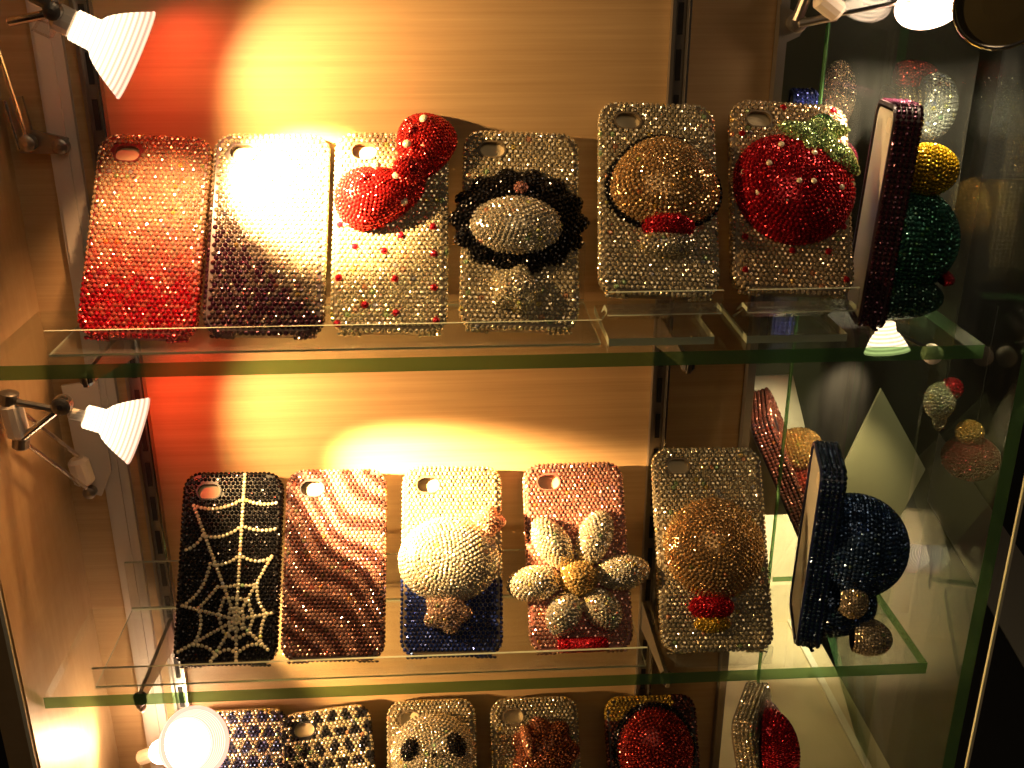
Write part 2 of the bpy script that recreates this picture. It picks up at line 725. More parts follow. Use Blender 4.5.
shelf('glass_shelf', .5, 537.5, 0, 91.5, 210, 'upper clear glass shelf with dark green front edge')
shelf('glass_shelf', .5, 537.5, 0, 91.5, 0, 'lower clear glass shelf with green front edge under the spider web case')
shelf('glass_shelf', 470, 545, 102, 240, 210, 'clear glass shelf behind the strawberry case, upper of the two rear shelves', th=4)
shelf('glass_shelf', 470, 545, 102, 240, 0, 'clear glass shelf behind the blue edge-on case, lower of the two rear shelves', th=4)

# right glass wall, a little flared, and the pane behind the shelf end


def glass_wall(name, xa, ya, xb, yb, t, z0, z1, kind=True):
    mb = MB()
    d = np.array((xb-xa, yb-ya)); d = d/np.linalg.norm(d)
    n = np.array((d[1], -d[0]))*t
    A, B = np.array((xa, ya)), np.array((xb, yb))
    c = [A, B, B+n, A+n]
    v = [(*p, z0) for p in c]+[(*p, z1) for p in c]
    mb.add(v, [(0, 1, 5, 4), (2, 3, 7, 6)], mi=0)
    o = len(mb.v)-8
    mb.f += [tuple(i+o for i in f) for f in ((1, 2, 6, 5), (3, 0, 4, 7), (0, 3, 2, 1), (4, 5, 6, 7))]
    mb.m += [1]*4
    return struct(name, mb, [MT['pane_side'], MT['edge']])


glass_wall('wall_right', 542, -30, 602, 320, 7, -192, 520)
mb = MB(); mb.box((556, -32, -192), (557.6, -30, 520)); struct('trim_6', mb, MT['pale2'])
mb = MB()
mb.box((465, 95, -192), (466, 99, 520), 1)
mb.box((466, 95, -192), (556, 99, 520), 0)
struct('window_1', mb, [MT['pane'], MT['edge']])

# slotted uprights


def upright(x, label):
    o = empty('slotted_upright', (x, YW, -192), label, 'shelf upright')
    mb = MB()
    for s in (-1, 1):
        mb.box((s*4.2-1.0, -6, 0), (s*4.2+1.0, 0, 712))
    mb.box((-3.2, -3, 0), (3.2, 0, 712))
    mb.build('channel', MT['steel'], o)
    for i in range(28):
        mb = MB()
        mb.box((-1.5, -3.6, 8+25*i), (1.5, -2.9, 25+25*i))
        mb.build('slot', MT['slot'], o)
    mb = MB()
    mb.box((4.2, -6.8, 0), (5.4, -5.8, 712))
    mb.build('edge_strip', MT['chrome'], o)
    return o


upright(51.5, 'metal slotted upright beside the left lamps')
upright(379, 'metal slotted upright right of the long wooden back panel')


def bracket(x, z, label):
    o = empty('shelf_bracket', (x, 89, z-8), label, 'shelf bracket', )
    mb = MB()
    mb.prism([(0, 0), (0, -22), (-8, -20), (-70, -8), (-84, -7), (-86, 0)], 0, -1.2, 1.2)
    mb.build('arm', MT['steel'], o)
    mb = MB()
    mb.lathe((0, -80, -7), (0, -80, -.2), [(0, 2.5), (2, 4), (6.8, 4)], 12)
    mb.build('rubber_pad', MT['black'], o)
    return o


bracket(53, 210, 'thin metal bracket under the left end of the upper shelf')
bracket(53, 0, 'thin metal bracket under the left end of the lower shelf')
bracket(376, 210, 'thin metal bracket under the upper shelf at the right upright')
bracket(376, 0, 'thin metal bracket under the lower shelf at the right upright')

o = empty('cable_duct', (31, YW, -190), 'flat grey cable duct running down the wall behind the left lamps', 'cable duct')
mb = MB(); mb.box((-8, -4, 0), (8, 0, 700)); mb.build('channel', MT['plastic'], o)
mb = MB(); mb.box((-6, -5.5, 0), (2.5, -4, 700)); mb.build('cover', MT['plastic'], o)

# ================================================================== acrylic stands
def long_stand(x0, x1, z, y0, label):
    o = empty('acrylic_stand', ((x0+x1)/2, (y0+88)/2, z), label, 'display stand')
    w = (x1-x0)/2
    d = (88-y0)/2
    mb = MB(); mb.box((-w, -d, .1), (w, d, 1.3), 1, top=0); mb.build('base', [MT['acryl'], MT['edge2']], o)
    mb = MB(); mb.add([(-w, -d, 2.6), (w, -d, 2.6), (w, -d, 15), (-w, -d, 15)], [(0, 1, 2, 3)])
    mb.add([(-w, -d-1.6, .1), (w, -d-1.6, .1), (w, -d-1.6, 15), (-w, -d-1.6, 15)], [(0, 1, 2, 3)])
    mb.add([(-w, -d-1.6, 15), (w, -d-1.6, 15), (w, -d, 15), (-w, -d, 15)], [(0, 1, 2, 3)], mi=1)
    mb.build('front_lip', [MT['acryl'], MT['edge2']], o)
    mb = MB(); mb.box((-w, d-2, 2.6), (w, d, 38), 0, top=1); mb.build('back_rest', [MT['acryl'], MT['edge2']], o)
    return o


long_stand(34, 328, 210, 12, 'long clear acrylic tray stand holding four cases on the upper shelf')
long_stand(29, 362, 0, 7, 'long clear acrylic tray stand holding four cases on the lower shelf')


def small_stand(x, y, z, h, w, label):
    """bent clear stand: base, raised ledge with lip, sloped back"""
    o = empty('acrylic_stand', (x, y, z), label, 'display stand')
    w = w/2
    mb = MB(); mb.prism([(-12, .1), (48, .1), (48, 4.5), (-12, 4.5)], 0, -w+2, w-2, mi=0)
    mb.m[0] = mb.m[1] = 1
    mb.m[2:6] = [0, 0, 0, 1]
    mb.build('base', [MT['acryl'], MT['edge2']], o)
    mb = MB(); mb.prism([(20, 4.5), (24, 4.5), (6, 13.4), (2, 15.2)], 0, -w+3, w-3)
    mb.m[0] = mb.m[1] = 1
    mb.build('riser', [MT['acryl'], MT['edge2']], o)
    mb = MB(); mb.prism([(-14.5, 21.7), (-4.9, 21.7), (4.5, 15.4), (6.0, 13.4), (-5.5, 19.2), (-14.5, 19.2)], 0, -w, w)
    mb.m[0:2] = [1, 1]
    mb.build('ledge', [MT['acryl'], MT['edge2']], o)
    mb = MB(); mb.prism([(-16.9, 19), (-14.6, 19), (-14.6, 32), (-16.9, 32)], 0, -w, w)
    mb.m[4] = mb.m[2] = 1
    mb.build('front_lip', [MT['acryl'], MT['edge2']], o)
    mb = MB(); mb.prism([(6.0, 14.4), (7.6, 13.4), (45.5, 66.0), (43.9, 67.2)], 0, -w+12, w-12)
    mb.build('back_rest', [MT['acryl'], MT['edge2']], o)
    return o


small_stand(361, 22, 210, 26, 62, 'clear acrylic stand under the beige pear-shaped case')
small_stand(436, 22, 210, 26, 60, 'clear acrylic stand under the strawberry case')

# ================================================================== the cases, upper shelf
LEAN = .6337
GU, GL_, GB = 'jewelled cases leaning along the upper shelf', 'jewelled cases leaning along the lower shelf', 'jewelled cases in the bottom row'


def place(bl, br, tl, tr, y, lean=LEAN, W=62.0, z=None):
    a, b = aty(y, *bl), aty(y, *br)
    yt = y+114*math.sin(lean)
    c, d = aty(yt, *tl), aty(yt, *tr)
    m = (a+b)/2
    t = (c+d)/2
    roll = math.atan2(t[0]-m[0], 117)
    zz = m[2] if z is None else z
    return stand_matrix((m[0], y, zz), lean, roll), float(b[0]-a[0])


# 1 red shaded case
m, w = place((76, 337), (193, 335), (100, 135), (211, 134), 18.6, z=219)
Case('jewelled case fading from champagne top to deep red bottom, leftmost on the upper shelf', m, MT['redshell'],
     lambda u, v: spark(blend(CHAMP, RED, (v-.38)*2.3), .14), W=61, sp=3.0, group=GU)
# 2 purple shaded case
m, w = place((200, 333), (324, 332), (213, 133), (330, 128), 18.6, z=219)
Case('jewelled case fading diagonally from clear top to dark purple lower left corner', m, MT['dark'],
     lambda u, v: spark(blend(CLEAR, PURPLE, (v*1.25-u*.62-.18)*2.2), .16), W=63, sp=3.0, group=GU)
# 3 bow case
m, w = place((328, 330), (449, 330), (333, 125), (450, 125), 18.6, z=219)
c3 = Case('clear jewelled case with a big red bow and scattered red dots', m, MT['clearshell'], flat(CLEAR), W=62, sp=3.0, group=GU)
bowred = lambda u, v: spark((.66, .025, .025), .3)
bow = c3.lump('bow_loop', 380, 197, 25, 17, 15, bowred, rot=.24, tz=.42, sp=2.3)
c3.lump('loop_hollow_shade', 366, 189, 9.5, 5.0, 15.5, lambda u, v: spark((.40, .015, .02), .2), rot=.75, parent=bow, sp=2.0)  # raised lump, darker red painted in as the shade of the loop's hollow
bow2 = c3.lump('bow_loop', 424, 150, 15.5, 21, 15, bowred, rot=-.28, tx=-.40, sp=2.3)
c3.lump('loop_hollow_shade', 413, 143, 4.6, 9.5, 15.5, lambda u, v: spark((.40, .015, .02), .2), rot=-.35, parent=bow2, sp=2.0)
c3.lump('bow_knot', 409, 181, 8.0, 10.0, 22, lambda u, v: spark((.52, .015, .02), .25), rot=.65, sp=2.2, pw=.7)
for (u, v, hh, b) in ((352, 196, 7, bow), (378, 186, 13, bow), (384, 210, 9, bow), (404, 213, 7, bow), (408, 168, 15, bow2), (424, 165, 12, bow2), (440, 160, 8, bow2), (424, 140, 13, bow2), (398, 196, 13, bow), (366, 206, 9, bow)):
    x, z = c3.local(u, v)
    mb = MB(); mb.gems([(x, -hh-1.2, z+hh*.45)], [(0, -1, .1)], 2.5, [WHITE], k=10)
    mb.build('clear_stone', MT['pearl'], b)
c3.stones('red_stone', [c3.local(*q) for q in ((336, 225), (355, 247), (384, 251), (401, 236), (433, 227), (331, 278), (395, 279), (434, 254), (434, 288), (365, 305), (396, 313), (436, 321), (337, 324))], 2.1, RED*1.1, y=-.7)
# 4 white oval under a black bow
m, w = place((455, 327), (583, 326), (463, 125), (580, 128), 18.6, z=219)
c4 = Case('clear jewelled case with a white oval dome set in a scalloped black oval frame', m, MT['clearshell'], flat(CLEAR*.86), W=64, sp=3.0, group=GU)
c4.lump('black_frame', 519, 221, 37, 30, 9, flat(BLACK, .3, .03), R=lambda t: 1+.05*math.cos(14*t), sp=2.8)
c4.lump('oval_dome', 516, 229, 27.5, 18.5, 16, flat(WHITE*.95), sp=2.7)
c4.lump('pink_stone', 520, 194, 5, 4.5, 12, flat((.60, .28, .24), .2), sp=2.2)
c4.lump('stone_cluster', 516, 290, 12, 13, 10, flat(CLEAR), sp=2.6, R=lambda t: 1+.14*math.cos(5*t))
# 5 beige pear dome
m, w = place((600, 296), (720, 291), (598, 104), (716, 102), 18.6, z=237)
c5 = Case('clear jewelled case with a beige pear-shaped dome above a small red dome', m, MT['clearshell'], flat(CLEAR*.82), W=64.5, L=114, sp=3.0, group=GU)
pear = lambda t: 1-.10*math.sin(t)+.05*math.cos(2*t)
c5.lump('pear_rim', 663, 183, 32, 29, 5, flat(BLACK, .3, .02), tx=.20, sp=2.6)
c5.lump('pear_dome', 664, 183, 30, 27, 15, flat(BEIGE, .2), tx=.20, sp=2.7)
c5.lump('red_dome', 668, 228, 13, 7, 12, flat(RED, .25), sp=2.2, R=lambda t: 1+.1*math.cos(2*t))
c5.lump('clear_base', 668, 244, 15, 8, 7, flat(CLEAR*.7), sp=2.6)
# 6 strawberry
m, w = place((735, 292), (853, 290), (729, 97), (850, 97), 18.6, z=237)
c6 = Case('clear jewelled case with a large red strawberry with green leaves', m, MT['clearshell'], flat(CHAMP*.9), W=66, L=114, sp=3.0, group=GU)
berryR = lambda t: .99+.085*math.sin(t)**2*(1 if math.sin(t) < 0 else .35)+.06*math.cos(2*t)*(.5+.5*math.sin(t))-.05*max(0, math.sin(t))**6
berry = c6.lump('berry', 793, 188, 33.5, 32, 19, flat(RED*.85, .3, .06), rot=-.30, R=berryR, sp=2.7)
cx, cz = c6.local(811, 147)
for k, (du, dv, a, l, wd) in enumerate(((-20, -6, 2.75, 13, 6), (-7, 4, -2.2, 13, 6.5), (9, 10, -1.35, 13, 6.5), (22, 18, -.85, 14, 6), (2, -8, .1, 16, 8))):
    c6.lump('leaf', 813+du, 148+dv, l, wd, 7, lambda u, v: spark((.52, .72, .32), .3), rot=a, R=lambda t: 1-.38*abs(math.sin(t))*abs(math.cos(t)), sp=2.4, y=-10)
c6.lump('berry_stem', 817, 132, 7, 5.5, 10, lambda u, v: spark((.12, .28, .10), .3), sp=2.2, y=-6)
bx, bz = c6.local(794, 192)
for (u, v) in ((753, 158), (773, 166), (804, 178), (761, 185), (740, 182), (789, 206), (803, 206), (779, 221), (752, 208), (820, 226), (848, 194), (833, 206)):
    x, z = c6.local(u, v)
    q = max(0, 1-((x-bx)/33)**2-((z-bz)/30)**2)
    hh = 19*math.sqrt(q)
    mb = MB(); mb.gems([(x, -hh-1.0, z+hh*.35)], [((x-bx)/60, -1, (z-bz)/60)], 1.8, [CLEAR], k=8)
    mb.build('seed_stone', MT['pearl'], berry)
c6.stones('red_stone', [c6.local(*q) for q in ((742, 134), (783, 103), (833, 105), (791, 125), (837, 143), (745, 237), (792, 251), (828, 252), (745, 270), (846, 280), (843, 227))], 2.0, RED, y=-.7)

# ================================================================== lower shelf
m, w = place((171, 665), (277, 665), (182, 474), (284, 473), 13.3, z=9)


def web_lines():
    H = (.60, .775)
    rad = [(.62, .01), (.11, .175), (.93, .45), (.95, .745), (.055, .70), (.04, .935), (.37, .985), (.62, .985), (.93, .93)]
    L = [[H, r] for r in rad]
    arcs = [((.11, .175), (.36, .225), (.615, .14)), ((.615, .14), (.78, .185), (.955, .165)),
            ((.06, .41), (.17, .39), (.22, .335)), ((.22, .335), (.42, .37), (.615, .285)), ((.615, .285), (.78, .325), (.955, .305)),
            ((.31, .485), (.45, .51), (.61, .44)), ((.61, .44), (.78, .5), (.93, .455)),
            ((.31, .485), (.27, .64), (.06, .70)), ((.40, .605), (.50, .61), (.61, .595)), ((.61, .595), (.72, .61), (.80, .59)),
            ((.40, .605), (.32, .66), (.215, .715)), ((.80, .59), (.78, .68), (.90, .745)),
            ((.215, .715), (.30, .80), (.19, .90)), ((.90, .745), (.83, .83), (.86, .905)),
            ((.19, .90), (.34, .90), (.42, .955)), ((.42, .955), (.53, .90), (.62, .95)), ((.62, .95), (.73, .89), (.86, .905)),
            ((.47, .665), (.62, .66), (.72, .68)), ((.72, .68), (.74, .73), (.775, .765)), ((.775, .765), (.74, .82), (.73, .845)),
            ((.73, .845), (.66, .855), (.61, .88)), ((.61, .88), (.54, .86), (.48, .835)), ((.48, .835), (.44, .79), (.42, .745)), ((.42, .745), (.45, .70), (.47, .665)),
            ((.535, .72), (.61, .71), (.66, .735)), ((.66, .735), (.69, .77), (.665, .82)), ((.665, .82), (.6, .835), (.54, .81)), ((.54, .81), (.52, .77), (.535, .72))]
    for a, b, c in arcs:
        L.append([tuple(((1-t)**2*a[i]+2*t*(1-t)*b[i]+t*t*c[i]) for i in (0, 1)) for t in [k/10 for k in range(11)]])
    return L


d1 = Case('black jewelled case with a white spider web', m, MT['black'], flat(BLACK*1.25, .4, .03), W=60.5, sp=2.7, group=GL_, ring=MT['black'])
mb = MB()
C = []
for ln in web_lines():
    P = np.array([((u-.5)*60.5, (1-v)*117) for u, v in ln])
    dd = np.linalg.norm(np.diff(P, axis=0), axis=1)
    s = np.concatenate([[0], np.cumsum(dd)])
    n = max(2, int(s[-1]/2.35))
    for i in range(n+1):
        t = s[-1]*i/n
        k = min(len(dd)-1, int(np.searchsorted(s, t, 'right')-1))
        q = P[k]+(P[k+1]-P[k])*(t-s[k])/dd[k]
        C.append((q[0], -1.0, q[1]))
mb.gems(C, [(0, -1, 0)]*len(C), 1.3, [spark((.93, .86, .62), .06) for _ in C])
setp(mb.build('spider_web', MT['pearl'], d1.root), 'spider web laid in white stones')


def zebra(u, v):
    s = math.sin(40.0*(v-u*.50)+1.9*math.sin(5.5*u+6*v)+1.2*math.sin(9*v-7*u))
    t = .5+.5*math.tanh(2.6*s)
    base = np.array(PINK)*(1-.35*v)
    return spark(base*(1-t*.93)+np.array(BROWN)*.55*t*.93, .2)


m, w = place((279, 664), (386, 664), (285, 472), (388, 471), 13.3, z=9)
Case('jewelled case with pink and brown wavy zebra stripes', m, MT['dark'], zebra, W=61.5, sp=2.75, group=GL_)

m, w = place((398, 662), (505, 663), (400, 470), (504, 469), 13.3, z=9)
d3 = Case('jewelled case with a white top, blue bottom and plain white oval dome', m, MT['clearshell'],
          lambda u, v: spark(CLEAR, .16) if v < .60 else spark(BLUE, .3), W=61.5, sp=2.8, group=GL_)
d3.lump('oval_dome', 449, 560, 31, 26, 17, flat(WHITE), sp=2.7, pw=.8)
d3.lump('blossom', 447, 612, 13.5, 12, 12, flat((.84, .60, .46)), R=lambda t: 1+.13*math.cos(5*t+.5), sp=2.5)
d3.lump('pink_rosette', 489, 522, 9, 8.5, 14, flat((.74, .42, .30), .25), R=lambda t: 1+.12*math.cos(4*t), sp=2.3)

m, w = place((528, 659), (636, 659), (520, 467), (625, 465), 13.3, z=9)
d4 = Case('pink jewelled case with a large white flower above a red bar', m, MT['pinkshell'], flat(PINK*.88, .22), W=63, sp=2.8, group=GL_, ring=MT['pinkshell'])
fx, fz = d4.local(578, 578)
for k in range(6):
    a = math.radians(5+60*k)
    rad = (28, 27, 27, 28, 24, 24)[k]
    ln = (17, 18, 18, 17, 14, 14)[k]
    d4.lump('petal', 0, 0, ln, 10.5, 12, flat(WHITE*.95), rot=a, xz=(fx+rad*math.cos(a), fz+rad*math.sin(a)), sp=2.6, y=-1)
d4.lump('flower_centre', 0, 0, 11.5, 11, 17, flat((.80, .56, .22)), xz=(fx, fz), sp=2.6)
d4.lump('red_bar', 583, 645, 15, 3.8, 8, flat(RED*1.1, .2), R=lambda t: (abs(math.cos(t))**6+abs(math.sin(t))**6)**(-1/6), sp=2.4, pw=.5)

m, w = place((662, 652), (775, 650), (656, 445), (762, 443), 6, z=11)
d5 = Case('large clear jewelled case with a plain beige round dome over red and gold stones', m, MT['clearshell'], flat(CLEAR*.8, .2), W=68.5, L=126, sp=3.0, group=GL_)
d5.lump('round_dome', 714, 548, 31, 31, 19, flat(BEIGE*1.02, .2), sp=2.7)
d5.lump('red_dome', 711, 607, 12, 8, 9, flat(RED*1.1, .3), sp=2.3, R=lambda t: 1+.15*math.cos(2*t))
d5.lump('gold_cluster', 712, 624, 11, 5, 5, flat((.75, .48, .05), .3), sp=2.3)
small = empty('acrylic_stand', (409, 30, 0), 'clear acrylic stand with rounded base under the large beige dome case', 'display stand')
mb = MB()
pts = [(-34, -24), (34, -24)]+[(34*math.cos(t), -24+18*0+16*math.sin(t)) for t in ()]
mb.prism([(-33, 40), (-33, -12), (-26, -24), (-14, -28), (14, -28), (26, -24), (33, -12), (33, 40)], 2, .1, 3)
mb.build('base', [MT['acryl']], small)
mb = MB(); mb.box((-30, -29, 3), (30, -27, 15)); mb.build('front_lip', MT['acryl'], small)
mb = MB(); mb.prism([(26, 3), (28.5, 3), (56, 60), (53.5, 60)], 0, -20, 20); mb.build('back_rest', MT['acryl'], small)

# ------------------------------------------------------------------ cases that face the right-hand glass


def frame_matrix(p, n, up):
    """case whose stones face along n; local -y = n, z = up"""
    n, up = np.array(n, float), np.array(up, float)
    n /= np.linalg.norm(n)
    up = up-n*np.dot(up, n)
    up /= np.linalg.norm(up)
    yv = -n
    xv = np.cross(yv, up)
    return Matrix(((xv[0], yv[0], up[0], p[0]*MM), (xv[1], yv[1], up[1], p[1]*MM), (xv[2], yv[2], up[2], p[2]*MM), (0, 0, 0, 1)))


def side_case(label, near_bottom, near_top, n, shell, colfn, W, L, group):
    """near_bottom / near_top: the front face's edge nearest the viewer"""
    up = np.array(near_top, float)-np.array(near_bottom, float)
    M0 = frame_matrix(near_bottom, n, up)
    M0.translation += (M0.to_3x3() @ Vector((W/2, 0, 0)))*MM
    return Case(label, M0, shell, colfn, W=W, L=L, sp=2.8, T=15, group=group, card=True)


SF = 'jewelled cases seen edge-on at the right end'
nU = (.975, -.22, -.05)
u7 = side_case('dark purple case seen edge-on with a green and yellow ornament', (490, 22, 211.5), (500, 26, 335), nU, MT['dark'], flat(PURPLE*.9, .4, .06), 58, 122, SF)


def side_lump(c, name, x, z, out, rx, rz, h, colfn, phimax=PI*.5, sp=2.8, R=None, parent=None):
    mb = MB()
    blob(mb, mb, (x, -out, z), (1, 0, 0), (0, 0, 1), (0, -1, 0), rx, rz, h, colfn, sp, R, phimax=phimax)
    return mb.build(name, MT['gem'], parent or c.root)


side_lump(u7, 'green_dome', -4, 47, 0, 25, 32, 36, flat(TEAL, .5, .12))
side_lump(u7, 'lower_band', -5, 16, 0, 24, 13, 33, flat((.06, .16, .13), .5, .12))
side_lump(u7, 'yellow_knob', -10, 88, 10, 12, 14, 17, flat((.70, .46, .02), .2), phimax=PI*.8, sp=2.4)
side_lump(u7, 'red_belt', -5, 29, 28, 20, 2.6, 8, flat(RED*.6, .3), sp=2.4)

d7 = side_case('dark blue case seen edge-on with a big blue ball ornament, right end of lower shelf', (472, 10, 2.5), (480, 14, 125), (.97, -.24, -.03), MT['blueshell'], flat(NAVY*.8, .4, .06), 58, 122, SF)
side_lump(d7, 'blue_ball', -3, 64, 14, 29, 33, 33, flat(np.array((.06, .12, .26)), .45, .12), phimax=PI*.72)
side_lump(d7, 'blue_body', -3, 24, 0, 26, 22, 34, flat(np.array((.05, .10, .22)), .45, .12))
side_lump(d7, 'cream_knob', -27, 38, 15, 9, 9.5, 9, flat((.62, .52, .36), .25), phimax=PI*.8, sp=2.2)
side_lump(d7, 'cream_foot', -20, 11, 28, 14, 10, 15, flat((.55, .47, .33), .25), phimax=PI*.7, sp=2.3)

# rear pair, beyond the pane
ra = side_case('case with blue stones standing behind the strawberry case, by a pale pink ear-shaped ornament', (474, 122, 211.5), (472, 128, 326), (.96, -.25, 0), MT['blueshell'], flat((.10, .12, .55), .4, .05), 58, 117, 'jewelled cases behind the pane')
side_lump(ra, 'pink_leaf', 8, 114, 14, 11, 22, 11, flat((.86, .62, .50), .15), phimax=PI*.8, sp=2.6)
side_lump(ra, 'magenta_dome', 2, 74, 0, 24, 18, 30, flat((.45, .05, .12), .3), sp=2.8)
rb = side_case('case with brownish pink stones leaning left behind the pane, with gold and red domes', (517, 118, 1.5), (463, 124, 110), (.87, -.24, .43), MT['dark'], lambda u, v: spark(blend((.50, .16, .12), (.30, .12, .08), v), .3), 60, 122, 'jewelled cases behind the pane')
side_lump(rb, 'gold_dome', -10, 84, 6, 15, 15, 18, flat((.66, .36, .12), .3), phimax=PI*.7, sp=2.6)
side_lump(rb, 'red_dome', -4, 56, 0, 24, 24, 26, flat((.50, .08, .05), .4, .08), sp=2.7)
mb = MB()
rc = side_case('case with a white ball and a red bow-shaped top, standing behind the pane at right', (541, 126, 211.5), (545, 130, 335), (.97, -.2, 0), MT['dark'], flat(CHAMP, .3, .05), 58, 118, 'jewelled cases behind the pane')  # added case, built where the right glass only mirrors sparkle
side_lump(rc, 'white_ball', -16, 108, 10, 14, 20, 14, flat((.80, .80, .82), .2, .1), phimax=PI*.7)
side_lump(rc, 'red_top', 20, 122, 2, 11, 12, 18, flat((.62, .10, .08), .3), phimax=PI*.7, sp=2.5)
side_lump(rc, 'gold_base', -2, 40, 0, 22, 22, 24, flat(GOLD, .4, .1), sp=2.8)


def charm(u, v, y, label, parts, top):  # invented bead clusters, built in place of reflections in the right glass
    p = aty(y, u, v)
    o = empty('reflection_stand_in', p, label, 'charm', 'beaded charms beyond the right glass')
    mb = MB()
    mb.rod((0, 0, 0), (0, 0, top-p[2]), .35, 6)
    mb.build('cord', MT['black'], o)  # added cord, its upper end is held by nothing
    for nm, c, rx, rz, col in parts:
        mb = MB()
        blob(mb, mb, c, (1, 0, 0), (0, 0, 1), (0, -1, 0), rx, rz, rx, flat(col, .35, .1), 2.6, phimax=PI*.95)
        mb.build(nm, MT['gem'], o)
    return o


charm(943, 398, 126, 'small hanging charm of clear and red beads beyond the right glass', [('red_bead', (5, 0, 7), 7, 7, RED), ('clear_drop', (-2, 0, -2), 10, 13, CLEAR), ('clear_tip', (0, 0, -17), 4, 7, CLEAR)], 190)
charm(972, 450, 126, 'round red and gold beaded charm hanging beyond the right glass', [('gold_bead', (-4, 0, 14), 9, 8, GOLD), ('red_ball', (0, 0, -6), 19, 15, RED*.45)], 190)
a = empty('easel_card', (0, 0, 0), 'pale folded easel board behind the leaning gold and red domed case', 'easel')
mb = MB(); mb.add([(478, 190, .2), (538, 190, .2), (538, 192, .2), (478, 192, .2), (430+14, 190, 118), (500, 190, 118), (500, 192, 118), (444, 192, 118)],
                  [(0, 1, 5, 4), (1, 2, 6, 5), (2, 3, 7, 6), (3, 0, 4, 7), (0, 3, 2, 1), (4, 5, 6, 7)])
mb.build('board', MT['card'], a)

# pale square card on its corner
mb = MB()
q = [aty(108, 880, 388), aty(112, 924, 468), aty(110, 872, 566), aty(106, 838, 474)]
nn = np.cross(q[1]-q[0], q[3]-q[0]); nn /= np.linalg.norm(nn)
mb.add(q+[p-nn*2 for p in q], [(0, 1, 2, 3), (7, 6, 5, 4), (0, 4, 5, 1), (1, 5, 6, 2), (2, 6, 7, 3), (3, 7, 4, 0)])
setp(mb.build('display_card', MT['white']), 'pale square card standing on its corner behind the blue ball case', 'card')

# ================================================================== bottom row


def flowercells(a, b):
    def fn(u, v):
        x, z = u*6.0+.5*(int(v*12) % 2), v*12
        fx_, fz_ = x-math.floor(x)-.5, (z-math.floor(z)-.5)*.95
        r = math.hypot(fx_, fz_)
        return spark(a if r < .36 and r > .0 else b, .2, .06)
    return fn


ZB = -192+9.2


def bottom(u, v, label, shell, colfn, roll=0.0, W=61, y=13.3, rz=0.0, dz=0.0, **kw):
    t = aty(y+70, u, v)
    L = (t[2]-(ZB+dz))/math.cos(LEAN)
    return Case(label, stand_matrix((t[0]-math.tan(roll)*L, y, ZB+dz), LEAN, roll, rz), shell, colfn, W=W, L=L, sp=2.9, group=GB, **kw)


bottom(240, 712, 'jewelled case with a blue and white flower pattern half hidden by the lamp glow', MT['dark'], flowercells((.05, .07, .16), CLEAR), W=62, roll=0, hole=False, y=16)
bottom(324, 712, 'jewelled case with black flower dots ringed in clear stones', MT['black'], flowercells(BLACK*1.5, CLEAR*.8), roll=-.09, y=10)
p3 = bottom(431, 704, 'clear jewelled case with a white dome and two black oval patches', MT['clearshell'], flat(CLEAR*.8))
p3.lump('white_dome', 433, 752, 29, 26, 14, flat(WHITE*.85), sp=2.7)
xz = p3.local(410, 744)
for (u, v, r_) in ((412, 748, -.5), (455, 744, .5)):
    p3.lump('black_patch', u, v, 8, 11.5, 15.5, flat(BLACK, .3), rot=r_, sp=2.2)
p3.lump('nose', 434, 753, 3, 2.2, 16.5, flat(BLACK, .3), sp=2.0)
p4 = bottom(534, 701, 'clear jewelled case with a brown and copper lump beside the white dome case', MT['clearshell'], flat(CLEAR*.62))
p4.lump('brown_lump', 545, 752, 22, 22, 12, flat((.30, .10, .05), .4), R=lambda t: 1+.1*math.cos(7*t), sp=2.5)
p4.lump('copper_strand', 527, 742, 4, 12, 15, flat((.62, .28, .16), .2), rot=.2, sp=2.2)
p5 = bottom(650, 698, 'dark jewelled case with a wide dark red dome under gold stones', MT['black'],
            lambda u, v: spark((.60, .40, .06), .4) if v < .12 and u < .75 else spark(BROWN*.6, .4), W=64, hole=False)
p5.lump('dome_rim', 654, 748, 29.5, 31, 6, flat(BLACK, .3), sp=2.7)
p5.lump('red_dome', 655, 750, 27, 29, 13, flat((.33, .02, .015), .3), sp=2.7)

s3 = side_case('clear case seen edge-on in the bottom row with a bright red dome', (467, 38, -191), (446, 46, -86), (.85, -.45, .2), MT['clearshell'], flat(CLEAR*.62, .3), 58, 108, SF)
side_lump(s3, 'red_dome', -6, 72, 4, 21, 33, 20, flat(RED*1.1, .3, .03), sp=2.7)
side_lump(s3, 'pink_dome', 6, 82, 0, 14, 22, 12, flat((.7, .45, .42), .25), sp=2.7)

# ================================================================== halogen lamps
WARM = (1.0, .60, .235)


def spot_light(p, target, watts, angle, blend_=.5, size=.004, col=WARM, name='lamp_beam'):
    l = bpy.data.lights.new(name, 'SPOT')
    l.energy = watts
    l.color = col
    l.spot_size = math.radians(angle)
    l.spot_blend = blend_
    l.shadow_soft_size = size
    o = bpy.data.objects.new(name, l)
    COL.objects.link(o)
    d = Vector([(t-q)*MM for t, q in zip(target, p)])
    o.matrix_world = Matrix.Translation(Vector([c*MM for c in p])) @ d.to_track_quat('-Z', 'Y').to_matrix().to_4x4()
    return o


def point_light(p, watts, col, size=.006):
    l = bpy.data.lights.new('lamp_glow', 'POINT')
    l.energy = watts
    l.color = col
    l.shadow_soft_size = size
    o = bpy.data.objects.new('lamp_glow', l)
    COL.objects.link(o)
    o.location = Vector([c*MM for c in p])
    return o


